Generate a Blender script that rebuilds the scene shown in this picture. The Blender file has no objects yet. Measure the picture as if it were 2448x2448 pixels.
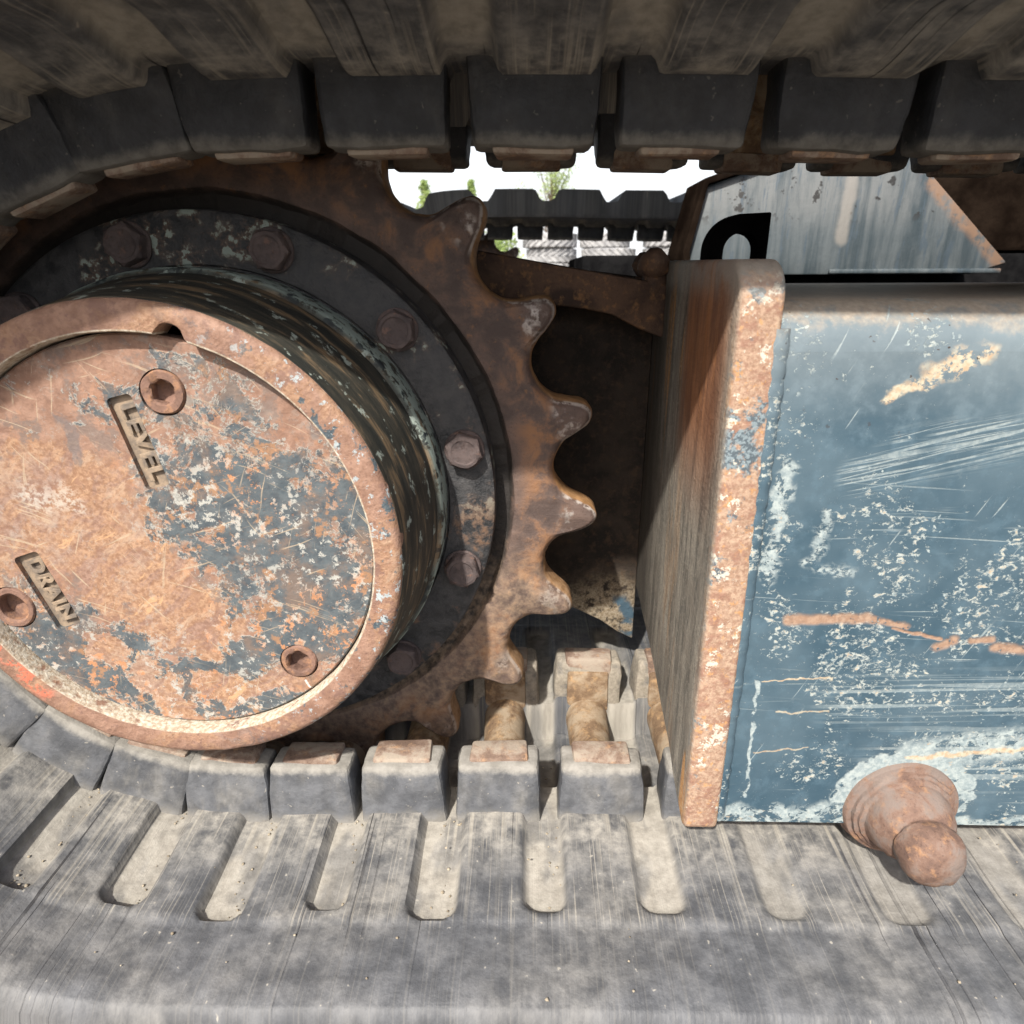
import bpy, bmesh, math, random
import numpy as np
from mathutils import Vector, Matrix, noise as mnoise
random.seed(7)
rng = np.random.default_rng(5)
PI = math.pi
S = bpy.context.scene
C = S.collection

# ------------------------------------------------------------------ camera
cam = bpy.data.objects.new("camera", bpy.data.cameras.new("camera"))
C.objects.link(cam)
RT = Vector((0.99968, 0.024919, -0.00446)); UP = Vector((-0.004365, 0.343224, 0.939244)); FW = Vector((-0.024935, 0.938923, -0.343222))
cam.matrix_world = Matrix(((RT.x, UP.x, -FW.x, 0.18799), (RT.y, UP.y, -FW.y, -0.40032), (RT.z, UP.z, -FW.z, 0.13357), (0, 0, 0, 1)))
cam.data.sensor_width = 36.0
cam.data.lens = 23.006
cam.data.clip_start = 0.01
cam.data.clip_end = 2000.0
cam.data.dof.use_dof = True; cam.data.dof.focus_distance = 0.40; cam.data.dof.aperture_fstop = 15.0
S.camera = cam

# ------------------------------------------------------------------ light
SUN_TO = Vector((-0.38, -1.0, 1.12)).normalized()
el = math.asin(SUN_TO.z)
az = math.atan2(SUN_TO.x, SUN_TO.y)
w = bpy.data.worlds.new("World"); S.world = w; w.use_nodes = True
nt = w.node_tree
sky = nt.nodes.new("ShaderNodeTexSky"); sky.sky_type = 'NISHITA'; sky.sun_disc = False
sky.sun_elevation = el; sky.sun_rotation = az
sky.air_density = 1.0; sky.dust_density = 4.0; sky.ozone_density = 1.0
# bright summer haze: the sky whitens evenly towards the horizon on every side
tc = nt.nodes.new("ShaderNodeTexCoord"); sx = nt.nodes.new("ShaderNodeSeparateXYZ"); nt.links.new(tc.outputs['Generated'], sx.inputs[0])
mr = nt.nodes.new("ShaderNodeMapRange"); mr.interpolation_type = 'SMOOTHSTEP'; nt.links.new(sx.outputs[2], mr.inputs[0])
mr.inputs[1].default_value = .02; mr.inputs[2].default_value = .55; mr.inputs[3].default_value = .85; mr.inputs[4].default_value = .0
mxw = nt.nodes.new("ShaderNodeMix"); mxw.data_type = 'RGBA'; nt.links.new(mr.outputs[0], mxw.inputs[0]); nt.links.new(sky.outputs[0], mxw.inputs[6]); mxw.inputs[7].default_value = (6.4, 6.5, 6.6, 1)
nt.links.new(mxw.outputs[2], nt.nodes["Background"].inputs[0])
nt.nodes["Background"].inputs[1].default_value = 0.115
sun = bpy.data.objects.new("sun", bpy.data.lights.new("sun", 'SUN'))
sun.data.energy = 4.2; sun.data.angle = math.radians(1.5); sun.data.color = (1.0, 0.95, 0.87)
sun.rotation_euler = SUN_TO.to_track_quat('Z', 'Y').to_euler()
sun.location = (-1, -2, 3)
C.objects.link(sun)
S.view_settings.view_transform = 'Standard'; S.view_settings.look = 'None'
S.view_settings.exposure = 1.02; S.view_settings.gamma = 1.0
S.render.engine = 'CYCLES'
S.cycles.use_denoising = True
S.cycles.max_bounces = 8
S.cycles.diffuse_bounces = 5

# ------------------------------------------------------------------ node helper
class G:
    def __init__(s, name):
        s.m = bpy.data.materials.new(name); s.m.use_nodes = True
        s.t = s.m.node_tree; s.b = s.t.nodes["Principled BSDF"]; s._c = {}
    def n(s, ty): return s.t.nodes.new(ty)
    def put(s, sock, v):
        if v is None: return
        if isinstance(v, bpy.types.NodeSocket): s.t.links.new(v, sock)
        elif isinstance(v, (tuple, list)) and len(v) == 3 and sock.type == 'RGBA': sock.default_value = (*v, 1)
        else: sock.default_value = v
    def co(s, kind='Object'):
        if kind not in s._c:
            if kind == 'UV':
                s._c[kind] = s.n("ShaderNodeTexCoord").outputs['UV']
            elif kind == 'Rand':
                o = s.n("ShaderNodeTexCoord").outputs['Object']; r = s.n("ShaderNodeObjectInfo").outputs['Random']
                s._c[kind] = s.vec('ADD', o, s.vec('SCALE', (3.1, 7.3, 5.7), k=r))
            else: s._c[kind] = s.n("ShaderNodeTexCoord").outputs[kind]
        return s._c[kind]
    def rnd(s): return s.n("ShaderNodeObjectInfo").outputs['Random']
    def vec(s, op, a, b=None, k=None):
        v = s.n("ShaderNodeVectorMath"); v.operation = op
        s.put(v.inputs[0], a)
        if b is not None: s.put(v.inputs[1], b)
        if k is not None: s.put(v.inputs[3], k)
        return v.outputs['Value'] if op in ('DOT_PRODUCT', 'LENGTH', 'DISTANCE') else v.outputs[0]
    def map(s, v, sc=(1, 1, 1), rot=(0, 0, 0), loc=(0, 0, 0)):
        m = s.n("ShaderNodeMapping"); s.put(m.inputs[0], v)
        m.inputs['Scale'].default_value = sc; m.inputs['Rotation'].default_value = rot; m.inputs['Location'].default_value = loc
        return m.outputs[0]
    def sep(s, v):
        x = s.n("ShaderNodeSeparateXYZ"); s.put(x.inputs[0], v); return x.outputs
    def noise(s, v, sc, det=4.0, ro=.6, dis=0.0):
        x = s.n("ShaderNodeTexNoise"); s.put(x.inputs['Vector'], v)
        x.inputs['Scale'].default_value = sc; x.inputs['Detail'].default_value = det
        x.inputs['Roughness'].default_value = ro; x.inputs['Distortion'].default_value = dis
        return x.outputs[0]
    def vor(s, v, sc, out='Distance', feat='F1', rnd=1.0):
        x = s.n("ShaderNodeTexVoronoi"); x.feature = feat; s.put(x.inputs['Vector'], v)
        x.inputs['Scale'].default_value = sc; x.inputs['Randomness'].default_value = rnd
        return x.outputs[out]
    def st(s, f, lo, hi, a=0.0, b=1.0):
        x = s.n("ShaderNodeMapRange"); x.interpolation_type = 'SMOOTHSTEP'; x.clamp = True
        s.put(x.inputs[0], f); x.inputs[1].default_value = lo; x.inputs[2].default_value = hi
        x.inputs[3].default_value = a; x.inputs[4].default_value = b
        return x.outputs[0]
    def ma(s, op, a, b=0.0, clamp=False):
        x = s.n("ShaderNodeMath"); x.operation = op; x.use_clamp = clamp
        s.put(x.inputs[0], a); s.put(x.inputs[1], b); return x.outputs[0]
    def mul(s, *a):
        r = a[0]
        for b in a[1:]: r = s.ma('MULTIPLY', r, b)
        return r
    def mx(s, *a):
        r = a[0]
        for b in a[1:]: r = s.ma('MAXIMUM', r, b)
        return r
    def mix(s, f, a, b):
        x = s.n("ShaderNodeMix"); x.data_type = 'RGBA'
        s.put(x.inputs[0], f); s.put(x.inputs[6], a); s.put(x.inputs[7], b); return x.outputs[2]
    def seg(s, v, x0, z0, x1, z1, wd, soft=.5, plane=(1, 0, 1)):
        """mask of 1 near the segment (x0,z0)-(x1,z1) of the object's XZ plane"""
        p = s.vec('SUBTRACT', s.vec('MULTIPLY', v, plane), (x0, 0, z0) if plane[2] else (x0, z0, 0))
        ab = Vector((x1 - x0, 0, z1 - z0)) if plane[2] else Vector((x1 - x0, z1 - z0, 0))
        t = s.ma('DIVIDE', s.vec('DOT_PRODUCT', p, tuple(ab)), ab.length_squared, True)
        d = s.vec('LENGTH', s.vec('SUBTRACT', p, s.vec('SCALE', tuple(ab), k=t)))
        return s.st(d, wd * (1 - soft), wd * (1 + soft), 1.0, 0.0)
    def warp(s, v, sc, amt, det=3.0):
        x = s.n("ShaderNodeTexNoise"); s.put(x.inputs['Vector'], v)
        x.inputs['Scale'].default_value = sc; x.inputs['Detail'].default_value = det
        return s.vec('ADD', v, s.vec('SCALE', s.vec('SUBTRACT', x.outputs['Color'], (.5, .5, .5)), k=amt))
    def bump(s, h, dist=.001, strength=1.0, prev=None):
        x = s.n("ShaderNodeBump"); x.inputs['Strength'].default_value = strength; x.inputs['Distance'].default_value = dist
        s.put(x.inputs['Height'], h)
        if prev: s.put(x.inputs['Normal'], prev)
        return x.outputs[0]
    def out(s, col, rough=.7, normal=None, metal=0.0, spec=.4):
        s.put(s.b.inputs['Base Color'], col); s.put(s.b.inputs['Roughness'], rough); s.put(s.b.inputs['Metallic'], metal)
        s.put(s.b.inputs['Specular IOR Level'], spec)
        if normal: s.put(s.b.inputs['Normal'], normal)
        return s.m

def scratches(g, v, rot, sx, sz, lo, hi, cover_sc=18, clo=.52, chi=.62, y=0):
    """thin parallel scratches running along local x after turning about Y"""
    r = g.map(g.map(v, (1, 1, 1), (0, rot, 0)), (sx, 30, sz), loc=(y, y, y))
    n = g.noise(r, 1.0, 2.0, .5)
    cov = g.st(g.noise(g.map(v, (1, 1, 1), loc=(y * 3 + 1, 2, 3)), cover_sc, 2.0, .5), clo, chi)
    return g.mul(g.st(n, lo, hi), cov)

# ------------------------------------------------------------------ materials
def mat_rubber(name, coord, track, clean=0):
    g = G(name); v = g.co(coord)
    if track:
        uv = g.sep(v); sv, yv = uv[0], uv[1]
        at = g.n("ShaderNodeAttribute"); at.attribute_name = "groove"; gr = at.outputs['Fac']
    big = g.noise(v, 14, 4, .6); mid = g.noise(v, 60, 5, .65); fine = g.noise(v, 420, 3, .6)
    base = g.mix(g.st(mid, .35, .7), (.051, .054, .060), (.099, .103, .112))
    dustc = g.mix(g.st(g.noise(v, 120, 5, .65), .3, .7), (.222, .205, .175), (.318, .298, .258))
    if track:
        streak = g.noise(g.map(v, (300, 5, 1)), 1.0, 3.0, .6)
        streak2 = g.noise(g.map(v, (900, 9, 1), loc=(4, 2, 0)), 1.0, 2.0, .5)
        on_rib = g.st(yv, -.150, -.138)
        inner = g.mul(g.st(yv, -.135, -.078), g.st(yv, -.058, -.070))
        light = g.mul(g.mx(g.st(streak, .50, .70, 0, .6), g.st(streak2, .56, .66, 0, .9), g.st(mid, .50, .68, 0, .5)), g.st(on_rib, 0, 1, .22, .8), g.st(big, .3, .6, .35, 1))
        dust = g.mx(g.mul(g.st(big, .34, .78), g.st(mid, .20, .80), g.ma('ADD', .42, g.mul(on_rib, .33))), light)
        dust = g.mx(dust, g.mul(inner, g.mx(g.st(mid, .28, .74), g.st(streak, .46, .66)), g.st(big, .25, .5, .55, 1), .85))
        wet = g.mul(g.st(g.noise(g.map(v, (1, .55, 1), loc=(2, 8, 0)), 34, 3, .5), .50, .62), .9)
        gd = g.mul(gr, g.st(mid, .18, .5, .60, .86), g.ma('SUBTRACT', 1.0, g.mul(wet, .62)))
        dust = g.mx(dust, gd)
        speck = g.st(g.noise(v, 240, 2, .5), .70, .76)
        dust = g.mx(dust, g.mul(speck, .7))
        col = g.mix(dust, base, dustc)
        crack = g.noise(g.map(v, (380, 3.2, 1), loc=(9, 1, 0)), 1.0, 2.0, .45)
        cr = g.mul(g.st(crack, .335, .30), g.ma('SUBTRACT', 1.0, gr), g.st(yv, -.160, -.145, .35, 1), g.st(g.noise(g.map(v, (9, 1, 1), loc=(3, 3, 3)), 1.0, 2, .5), .46, .54))
        col = g.mix(g.mul(cr, .85), col, (.020, .020, .022))
        h = g.ma('ADD', g.mul(streak, .55), g.mul(fine, .35)); h = g.ma('SUBTRACT', h, g.mul(cr, 1.2))
        nb = g.bump(h, .0011, .8); nb = g.bump(mid, .0016, .6, nb)
    else:
        z = g.sep(g.co('Object'))[2]
        edge = g.mul(g.st(g.ma('ADD', z, g.mul(g.ma('SUBTRACT', mid, .5), .012)), .047, .0535), .75)
        foot = g.mul(g.st(g.ma('ADD', z, g.mul(g.ma('SUBTRACT', mid, .5), .02)), .026, .014), .5)
        smear = g.noise(g.map(v, (70, 70, 22)), 1.0, 4, .6)
        dust = g.mx(g.mul(g.st(big, .38, .72), g.st(smear, .42, .70), .42), g.mul(edge, .8), foot)
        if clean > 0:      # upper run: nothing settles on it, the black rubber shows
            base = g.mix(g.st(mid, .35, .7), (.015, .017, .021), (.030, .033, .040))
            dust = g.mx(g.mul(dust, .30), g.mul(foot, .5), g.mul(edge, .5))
        if clean < 0:      # inner row of the lower run: caked with dry soil
            dust = g.mx(dust, g.mul(g.st(mid, .25, .55), .85))
            dustc = g.mix(g.st(fine, .3, .7), (.20, .175, .135), (.29, .255, .205))
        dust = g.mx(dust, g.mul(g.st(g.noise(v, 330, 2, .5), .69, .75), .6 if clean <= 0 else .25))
        col = g.mix(dust, base, dustc)
        nb = g.bump(fine, .0006, .7); nb = g.bump(mid, .002, .5, nb)
    return g.out(col, g.st(dust, 0, .6, .58, .95), nb, 0, .35)

def rust_cols(g, v, dark=(.075, .036, .026), mid=(.17, .075, .042), orange=(.36, .155, .055), lo=.5, hi=.68):
    a = g.noise(v, 45, 6, .65, .3); b = g.noise(v, 160, 5, .65); c = g.noise(v, 700, 2, .6)
    col = g.mix(g.st(a, .34, .64), dark, mid)
    col = g.mix(g.mul(g.st(b, lo, hi), .85), col, orange)
    col = g.mix(g.mul(g.st(c, .56, .72), .5), col, (.05, .028, .022))
    return col, a, b, c

def mat_sprocket():
    g = G("worn_rust_steel"); v = g.co()
    col, a, b, c = rust_cols(g, v, (.058, .041, .036), (.105, .072, .060), (.20, .100, .045), .57, .77)
    x, y, z = g.sep(v)
    rr = g.vec('LENGTH', g.vec('MULTIPLY', v, (1, 0, 1)))
    # orange flash rust on the tooth flanks, behind the worn face
    fl = g.mul(g.st(y, .0030, .0065), g.st(rr, .200, .204))
    col = g.mix(g.mul(fl, .85), col, g.mix(g.st(b, .35, .65), (.21, .110, .042), (.33, .185, .080)))
    root = g.mul(g.st(rr, .178, .196, 0, 1), g.st(rr, .205, .219, 1, 0), g.st(a, .45, .66), .6)
    col = g.mix(root, col, (.26, .12, .045))
    lip = g.mul(g.st(y, .0012, .0030), g.st(y, .0062, .0042), g.st(rr, .208, .214), g.st(b, .42, .55))
    col = g.mix(g.mul(lip, .75), col, (.40, .36, .33))
    pol = g.mul(g.st(rr, .206, .215), g.st(rr, .229, .222), g.st(g.noise(v, 60, 3, .6), .50, .60), g.st(b, .40, .56), g.st(y, .004, .0015))
    col = g.mix(g.mul(pol, .7), col, (.42, .38, .35))
    # near-black tone in the step next to the hub flange
    step_blk = g.mul(g.st(g.ma('ADD', rr, g.mul(g.ma('SUBTRACT', a, .5), .006)), .1800, .1765), .93)
    col = g.mix(step_blk, col, (.013, .012, .011))
    dust = g.mul(g.st(g.ma('SUBTRACT', g.mul(a, .05), g.ma('ADD', z, .05)), 0, .05), g.st(b, .3, .7), .45)
    col = g.mix(dust, col, (.34, .24, .16))
    nb = g.bump(b, .0011, .55); nb = g.bump(c, .0003, .6, nb); nb = g.bump(a, .003, .5, nb)
    return g.out(col, g.mix(pol, (.72,) * 3, (.36,) * 3), nb, g.mul(pol, .6), .35)

def mat_flange(name="greasy_hub_paint", teal=.55):
    g = G(name); v = g.co()
    a = g.noise(v, 38, 5, .62, .2); b = g.noise(v, 130, 5, .65); c = g.noise(v, 620, 3, .6)
    col = g.mix(g.st(b, .35, .65), (.016, .017, .019), (.046, .045, .046))
    col = g.mix(g.mul(g.st(a, .5, .62), g.st(b, .42, .6), .8), col, (.15, .085, .05))
    col = g.mix(g.mul(g.st(a, .53, .6), g.st(b, .52, .56), g.st(g.sep(v)[2], -.02, .03)), col, (.22, .26, .23))
    nb = g.bump(c, .0007, .7); nb = g.bump(b, .0018, .6, nb)
    return g.out(col, g.st(b, .3, .7, .5, .8), nb, 0, .45)

def mat_drum():
    g = G("scuffed_drum_side"); v = g.co(); x, y, z = g.sep(v)
    ang = g.ma('ARCTAN2', z, x)
    cv = g.n("ShaderNodeCombineXYZ"); g.put(cv.inputs[0], g.mul(ang, 3.0)); g.put(cv.inputs[1], g.mul(y, 150.0)); cv = cv.outputs[0]
    st = g.noise(cv, 1.0, 5, .65, .3)
    cv2 = g.n("ShaderNodeCombineXYZ"); g.put(cv2.inputs[0], g.mul(ang, 9.0)); g.put(cv2.inputs[1], g.mul(y, 90.0)); g.put(cv2.inputs[2], 4.0); cv2 = cv2.outputs[0]
    s2 = g.noise(cv2, 1.0, 5, .65)
    b = g.noise(v, 130, 5, .65); c = g.noise(v, 600, 2, .6)
    col = g.mix(g.st(st, .35, .65), (.016, .018, .016), (.05, .045, .034))
    col = g.mix(g.mul(g.st(st, .52, .64), .75), col, (.17, .115, .065))
    col = g.mix(g.mul(g.st(s2, .58, .62), g.st(b, .42, .52), .85), col, (.29, .335, .30))
    lip = g.mul(g.st(y, -.040, -.036), g.st(b, .40, .50))
    col = g.mix(g.mul(lip, .8), col, (.27, .33, .30))
    col = g.mix(g.mul(g.st(g.noise(v, 90, 4, .6), .56, .6), g.st(y, -.045, -.035)), col, (.012, .017, .022))
    nb = g.bump(st, .0007, .6); nb = g.bump(c, .0003, .5, nb)
    return g.out(col, .62, nb, 0, .4)

def mat_cover(name, ring=False):
    g = G(name); v = g.co(); x, y, z = g.sep(v)
    a = g.noise(v, 30, 6, .68, .4); b = g.noise(v, 110, 6, .68, .2); c = g.noise(v, 420, 4, .65); d = g.noise(v, 1500, 2, .6)
    pink = g.mix(g.st(b, .35, .65), (.175, .098, .068), (.255, .155, .112))
    pink = g.mix(g.mul(g.st(c, .5, .68), .5), pink, (.135, .078, .058))
    orange = g.mix(g.st(c, .34, .66), (.200, .108, .064), (.315, .195, .122))
    orange = g.mix(g.mul(g.st(b, .52, .64), .75), orange, (.22, .125, .085))
    orange = g.mix(g.mul(g.st(g.noise(g.map(g.map(v, (1, 1, 1), (0, .75, 0)), (40, 40, 130), loc=(4, 0, 2)), 1.0, 6, .72), .55, .63), .7), orange, (.33, .23, .16))
    orange = g.mix(g.mul(g.st(g.noise(v, 260, 4, .7), .60, .66), .7), orange, (.13, .075, .055))
    navy = g.mix(g.st(b, .3, .7), (.040, .056, .068), (.082, .102, .112))
    pale = (.31, .31, .285)
    if ring:
        ra = g.ma('ARCTAN2', z, x)
        cv = g.n("ShaderNodeCombineXYZ"); g.put(cv.inputs[0], g.mul(ra, 7.0)); g.put(cv.inputs[1], 1.0); cv = cv.outputs[0]
        chip = g.mul(g.st(g.noise(cv, 1.0, 3, .7), .55, .6), g.st(c, .5, .55))
        col = g.mix(g.mul(g.st(a, .5, .60), .8), pink, orange)
        col = g.mix(g.mul(g.st(g.noise(v, 65, 6, .74), .52, .60), .7), col, (.15, .085, .068))
        right = g.st(x, .0, .09)
        col = g.mix(g.mul(g.st(g.noise(v, 75, 5, .7), .56, .6), right), col, navy)
        col = g.mix(g.mul(g.st(g.noise(g.map(v, loc=(3, 1, 2)), 120, 6, .74), .575, .60), right), col, (.28, .315, .325))
        red = g.mul(g.seg(g.warp(v, 60, .01), -.112, -.035, -.080, -.083, .0045, .8), g.st(b, .47, .53), g.st(c, .36, .5))
        col = g.mix(g.mul(red, .9), col, (.45, .115, .065))
        rr = g.vec('LENGTH', g.vec('MULTIPLY', v, (1, 0, 1)))
        col = g.mix(g.mul(g.st(rr, .1108, .1101), g.st(b, .32, .44)), col, g.mix(g.st(c, .35, .65), (.26, .20, .14), (.44, .40, .33)))
        nb = g.bump(c, .0009, .7); nb = g.bump(b, .0015, .6, nb)
        return g.out(col, .66, nb, 0, .35)
    w1 = g.warp(v, 35, .05, 4)
    dg = g.noise(g.map(g.map(g.warp(v, 40, .02, 3), (1, 1, 1), (0, .75, 0)), (22, 40, 120), loc=(1, 0, 6)), 1.0, 6, .72)
    orange = g.mix(g.mul(g.st(dg, .50, .62), .8), orange, g.mix(g.st(c, .35, .65), (.16, .092, .070), (.23, .145, .115)))
    orange = g.mix(g.mul(g.st(g.noise(g.map(v, loc=(9, 9, 9)), 26, 5, .66), .50, .62), .65), orange, g.mix(g.st(c, .35, .65), (.20, .125, .095), (.26, .19, .15)))
    orange = g.mix(g.mul(g.st(dg, .42, .36), .8), orange, (.40, .245, .135))
    swath = g.mx(g.seg(w1, -.085, .05, .010, -.045, .021, .7), g.seg(w1, -.06, .030, -.035, .010, .028, .7))
    swath = g.mx(swath, g.seg(w1, -.05, -.06, .0, -.10, .008, .9), g.seg(w1, .0, -.085, .07, -.078, .006, .9))
    # navy paint left on the lower right, broken up into islands
    lowr = g.mx(g.seg(w1, .03, .028, .098, -.015, .040, .9), g.seg(w1, -.085, -.06, .04, -.105, .030, .9), g.seg(w1, .03, -.055, .075, -.045, .03, .9))
    isl = g.noise(v, 46, 8, .74, .5)
    fld = g.ma('ADD', isl, g.ma('SUBTRACT', g.mul(lowr, .20), g.mul(swath, .26)))
    fld = g.ma('ADD', fld, g.mul(g.ma('SUBTRACT', c, .5), .10))
    nav = g.st(fld, .585, .615)
    rim_ = g.mul(g.st(fld, .565, .585), g.st(fld, .615, .595))
    swc = g.st(g.ma('ADD', g.mul(swath, .42), g.noise(g.map(v, loc=(6, 6, 1)), 60, 7, .72, .3)), .60, .64)
    top = g.mul(g.st(g.noise(g.map(v, loc=(2, 5, 1)), 32, 5, .66, .4), .56, .63), g.st(z, .0, .05), .75)
    col = g.mix(g.mul(g.st(g.noise(g.map(v, (1, 1, 1), loc=(7, 0, 0)), 40, 6, .7), .48, .58), g.st(z, .075, .03)), pink, orange)
    col = g.mix(g.mul(g.st(g.noise(g.map(v, loc=(3, 8, 5)), 50, 7, .74), .50, .58), .75), col, (.135, .105, .092))
    col = g.mix(swc, col, orange)
    col = g.mix(top, col, (.115, .10, .098))
    tl = g.mul(g.st(g.noise(g.map(v, loc=(8, 3, 3)), 55, 7, .74), .54, .60), g.seg(w1, .03, .045, .06, .03, .03, .9))
    col = g.mix(g.mul(tl, .8), col, (.20, .21, .19))
    navy = g.mix(g.mul(g.st(g.noise(g.map(v, loc=(4, 7, 2)), 38, 6, .7), .48, .62), .7), navy, (.15, .105, .08))
    navy = g.mix(g.mul(g.st(g.noise(g.map(v, loc=(1, 2, 9)), 70, 6, .74), .56, .62), .8), navy, (.27, .145, .075))
    col = g.mix(g.mul(nav, .96), col, navy)
    edge = g.mul(rim_, g.st(c, .44, .52))
    col = g.mix(g.mul(edge, .8), col, pale)
    ch = g.mul(g.st(g.noise(g.map(v, loc=(1, 9, 4)), 170, 6, .75), .555, .575), g.mx(lowr, .2))
    col = g.mix(ch, col, g.mix(g.st(a, .42, .55), (.35, .17, .085), pale))
    vw = g.warp(v, 25, .010, 2)
    sc = g.mx(scratches(g, vw, .35, 22, 700, .66, .70, 34, .49, .58, 1), scratches(g, vw, -.9, 26, 650, .66, .70, 34, .50, .58, 5), scratches(g, vw, -.35, 20, 800, .65, .69, 30, .49, .57, 8), scratches(g, vw, 1.3, 26, 700, .66, .70, 34, .51, .59, 12))
    col = g.mix(g.mul(sc, .65), col, (.34, .27, .19))
    wh = g.mul(g.seg(w1, -.060, .030, -.052, .024, .007, .7), g.st(c, .42, .58), .6)
    col = g.mix(wh, col, (.38, .36, .32))
    col = g.mix(g.mx(g.seg(v, .0640, -.0800, .0655, -.0835, .0006), g.seg(v, .0655, -.0835, .0705, -.0885, .0005)), col, (.55, .54, .5))  # white scratch below the plug, its bright glint painted in
    oil = g.mx(g.seg(w1, .0135, .0807, .016, .068, .006, .9), g.seg(w1, .0617, -.0677, .064, -.082, .006, .9), g.seg(w1, -.0907, -.0356, -.088, -.05, .007, .9))
    col = g.mix(g.mul(oil, g.st(b, .35, .6), .6), col, (.09, .065, .05))
    col = g.mix(g.mul(g.st(d, .58, .7), .35), col, (.12, .065, .05))
    h = g.ma('SUBTRACT', g.mul(c, .6), g.mul(swath, .25)); h = g.ma('ADD', h, g.mul(nav, .5))
    nb = g.bump(h, .0009, .65); nb = g.bump(b, .0012, .5, nb)
    return g.out(col, g.mix(nav, (.72,) * 3, (.5,) * 3), nb, 0, .35)

def mat_blue():
    g = G("chipped_blue_paint"); v = g.co(); x, y, z = g.sep(v)
    a = g.noise(v, 16, 4, .6); b = g.noise(v, 90, 5, .68); c = g.noise(v, 420, 3, .6)
    col = g.mix(g.st(a, .35, .65), (.030, .061, .086), (.060, .096, .122))
    col = g.mix(g.mul(g.st(b, .48, .66), .3), col, (.085, .14, .18))
    # road dust: thick on the rounded upper edge, thinning down the side
    zz = g.ma('ADD', z, g.mul(g.ma('SUBTRACT', b, .5), .04))
    col = g.mix(g.mul(g.st(zz, .055, .115), .45), col, (.22, .25, .26))
    col = g.mix(g.mul(g.st(zz, .107, .120), .85), col, g.mix(g.st(c, .3, .7), (.23, .19, .15), (.31, .265, .21)))
    pale = g.mix(g.st(c, .3, .7), (.17, .215, .23), (.30, .34, .335))
    tan = (.34, .25, .165)
    w1 = g.warp(v, 120, .008, 3)
    w2 = g.warp(v, 90, .016, 5)
    lowm = g.st(z, .085, -.01)
    band = g.mx(g.seg(v, .40, -.125, .55, -.105, .02, .8), g.seg(v, .36, -.085, .55, -.075, .012, .9))
    cl = g.noise(v, 26, 3, .5)
    clus = g.mx(g.st(cl, .44, .58), g.mul(band, .9), .18)
    n1 = g.noise(g.map(v, (1, 1, 1.4)), 250, 6, .76, .4)
    n3 = g.noise(g.map(v, (1, 1, 1.2), loc=(3, 1, 7)), 100, 7, .74, .3)
    thr = g.ma('ADD', n1, g.mul(clus, .13)); thr = g.ma('ADD', thr, g.mul(lowm, .025))
    chips = g.st(thr, .690, .704)
    core = g.st(thr, .750, .770)
    hs = g.mx(scratches(g, v, .02, 9, 430, .645, .68, 20, .47, .58, 2), scratches(g, v, -.06, 7, 620, .65, .69, 16, .47, .58, 6))
    hs = g.mul(hs, lowm)
    ds = g.mul(.75, g.mx(scratches(g, v, .28, 9, 620, .54, .62, 20, .3, .4, 3), scratches(g, v, .2, 12, 1100, .52, .60, 20, .3, .4, 7)), g.mx(g.seg(w1, .345, .043, .43, .066, .009, .6), g.seg(w1, .365, .058, .45, .070, .007, .6)))
    vs = g.mul(scratches(g, v, 1.1, 16, 420, .66, .69, 26, .50, .58, 9), .8)
    bs = g.mul(scratches(g, v, .03, 6, 300, .50, .56, 20, .2, .3, 11), band)
    fleck = g.mul(g.st(g.noise(g.map(v, loc=(5, 2, 8)), 300, 3, .6), .655, .68), g.st(clus, .15, .6, .06, 1))
    pm = g.mx(chips, g.mul(hs, .6), g.mul(ds, .85), g.mul(vs, .8), g.mul(bs, .65), fleck)
    # particular marks: worn strip and dashes along the weld, round the pin, bottom edge
    ed = g.mx(g.mul(g.seg(w2, .3105, .046, .3080, -.012, .0040, .4), g.st(n3, .46, .49)),
              g.mul(g.seg(w1, .3115, -.072, .3138, -.150, .0011, .4), g.st(b, .42, .48)),
              g.mul(g.seg(w2, .3325, .022, .3300, -.004, .0026, .9), g.st(n1, .44, .52)),
              g.mul(g.seg(w2, .326, -.004, .350, -.008, .0026, .9), g.st(n1, .47, .54)),
              g.mul(g.seg(w2, .308, -.1660, .372, -.164, .0085, .3), g.st(n3, .46, .49)),
              g.mul(g.seg(w2, .36, -.1685, .60, -.1690, .0055, .3), g.st(n3, .46, .49)))
    pn = g.vec('LENGTH', g.vec('SUBTRACT', g.vec('MULTIPLY', w2, (1, 0, 1)), (.4035, 0, -.1560)))
    ed = g.mx(ed, g.mul(g.st(pn, .0415, .0400), g.st(g.ma('ADD', n3, g.mul(g.ma('SUBTRACT', z, -.150), 6.0)), .46, .49)))
    ed = g.mx(ed, g.mul(g.seg(w2, .380, -.136, .366, -.150, .006, .3), g.st(n3, .42, .45)), g.mul(g.seg(w2, .40, -.121, .50, -.104, .010, .5), g.st(n3, .45, .48)))
    pm = g.mx(pm, ed)
    col = g.mix(pm, col, pale)
    w3 = g.warp(v, 160, .0035, 4)
    rs = g.mx(g.mul(g.seg(w3, .3225, -.0350, .362, -.0338, .0028, .5), g.st(c, .30, .36)), g.mul(g.seg(w3, .36, -.0335, .383, -.0385, .0019, .6), g.st(c, .34, .42)),
              g.seg(w3, .376, -.0400, .402, -.0455, .0009, .6), g.mul(g.seg(w3, .401, -.0505, .409, -.0465, .0025, .6), g.st(c, .3, .4)),
              g.mul(g.seg(w3, .4306, -.0500, .50, -.058, .0026, .6), g.st(c, .3, .4)), g.mul(g.seg(w3, .418, -.0465, .428, -.0455, .0018, .6), 1.0))
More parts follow.
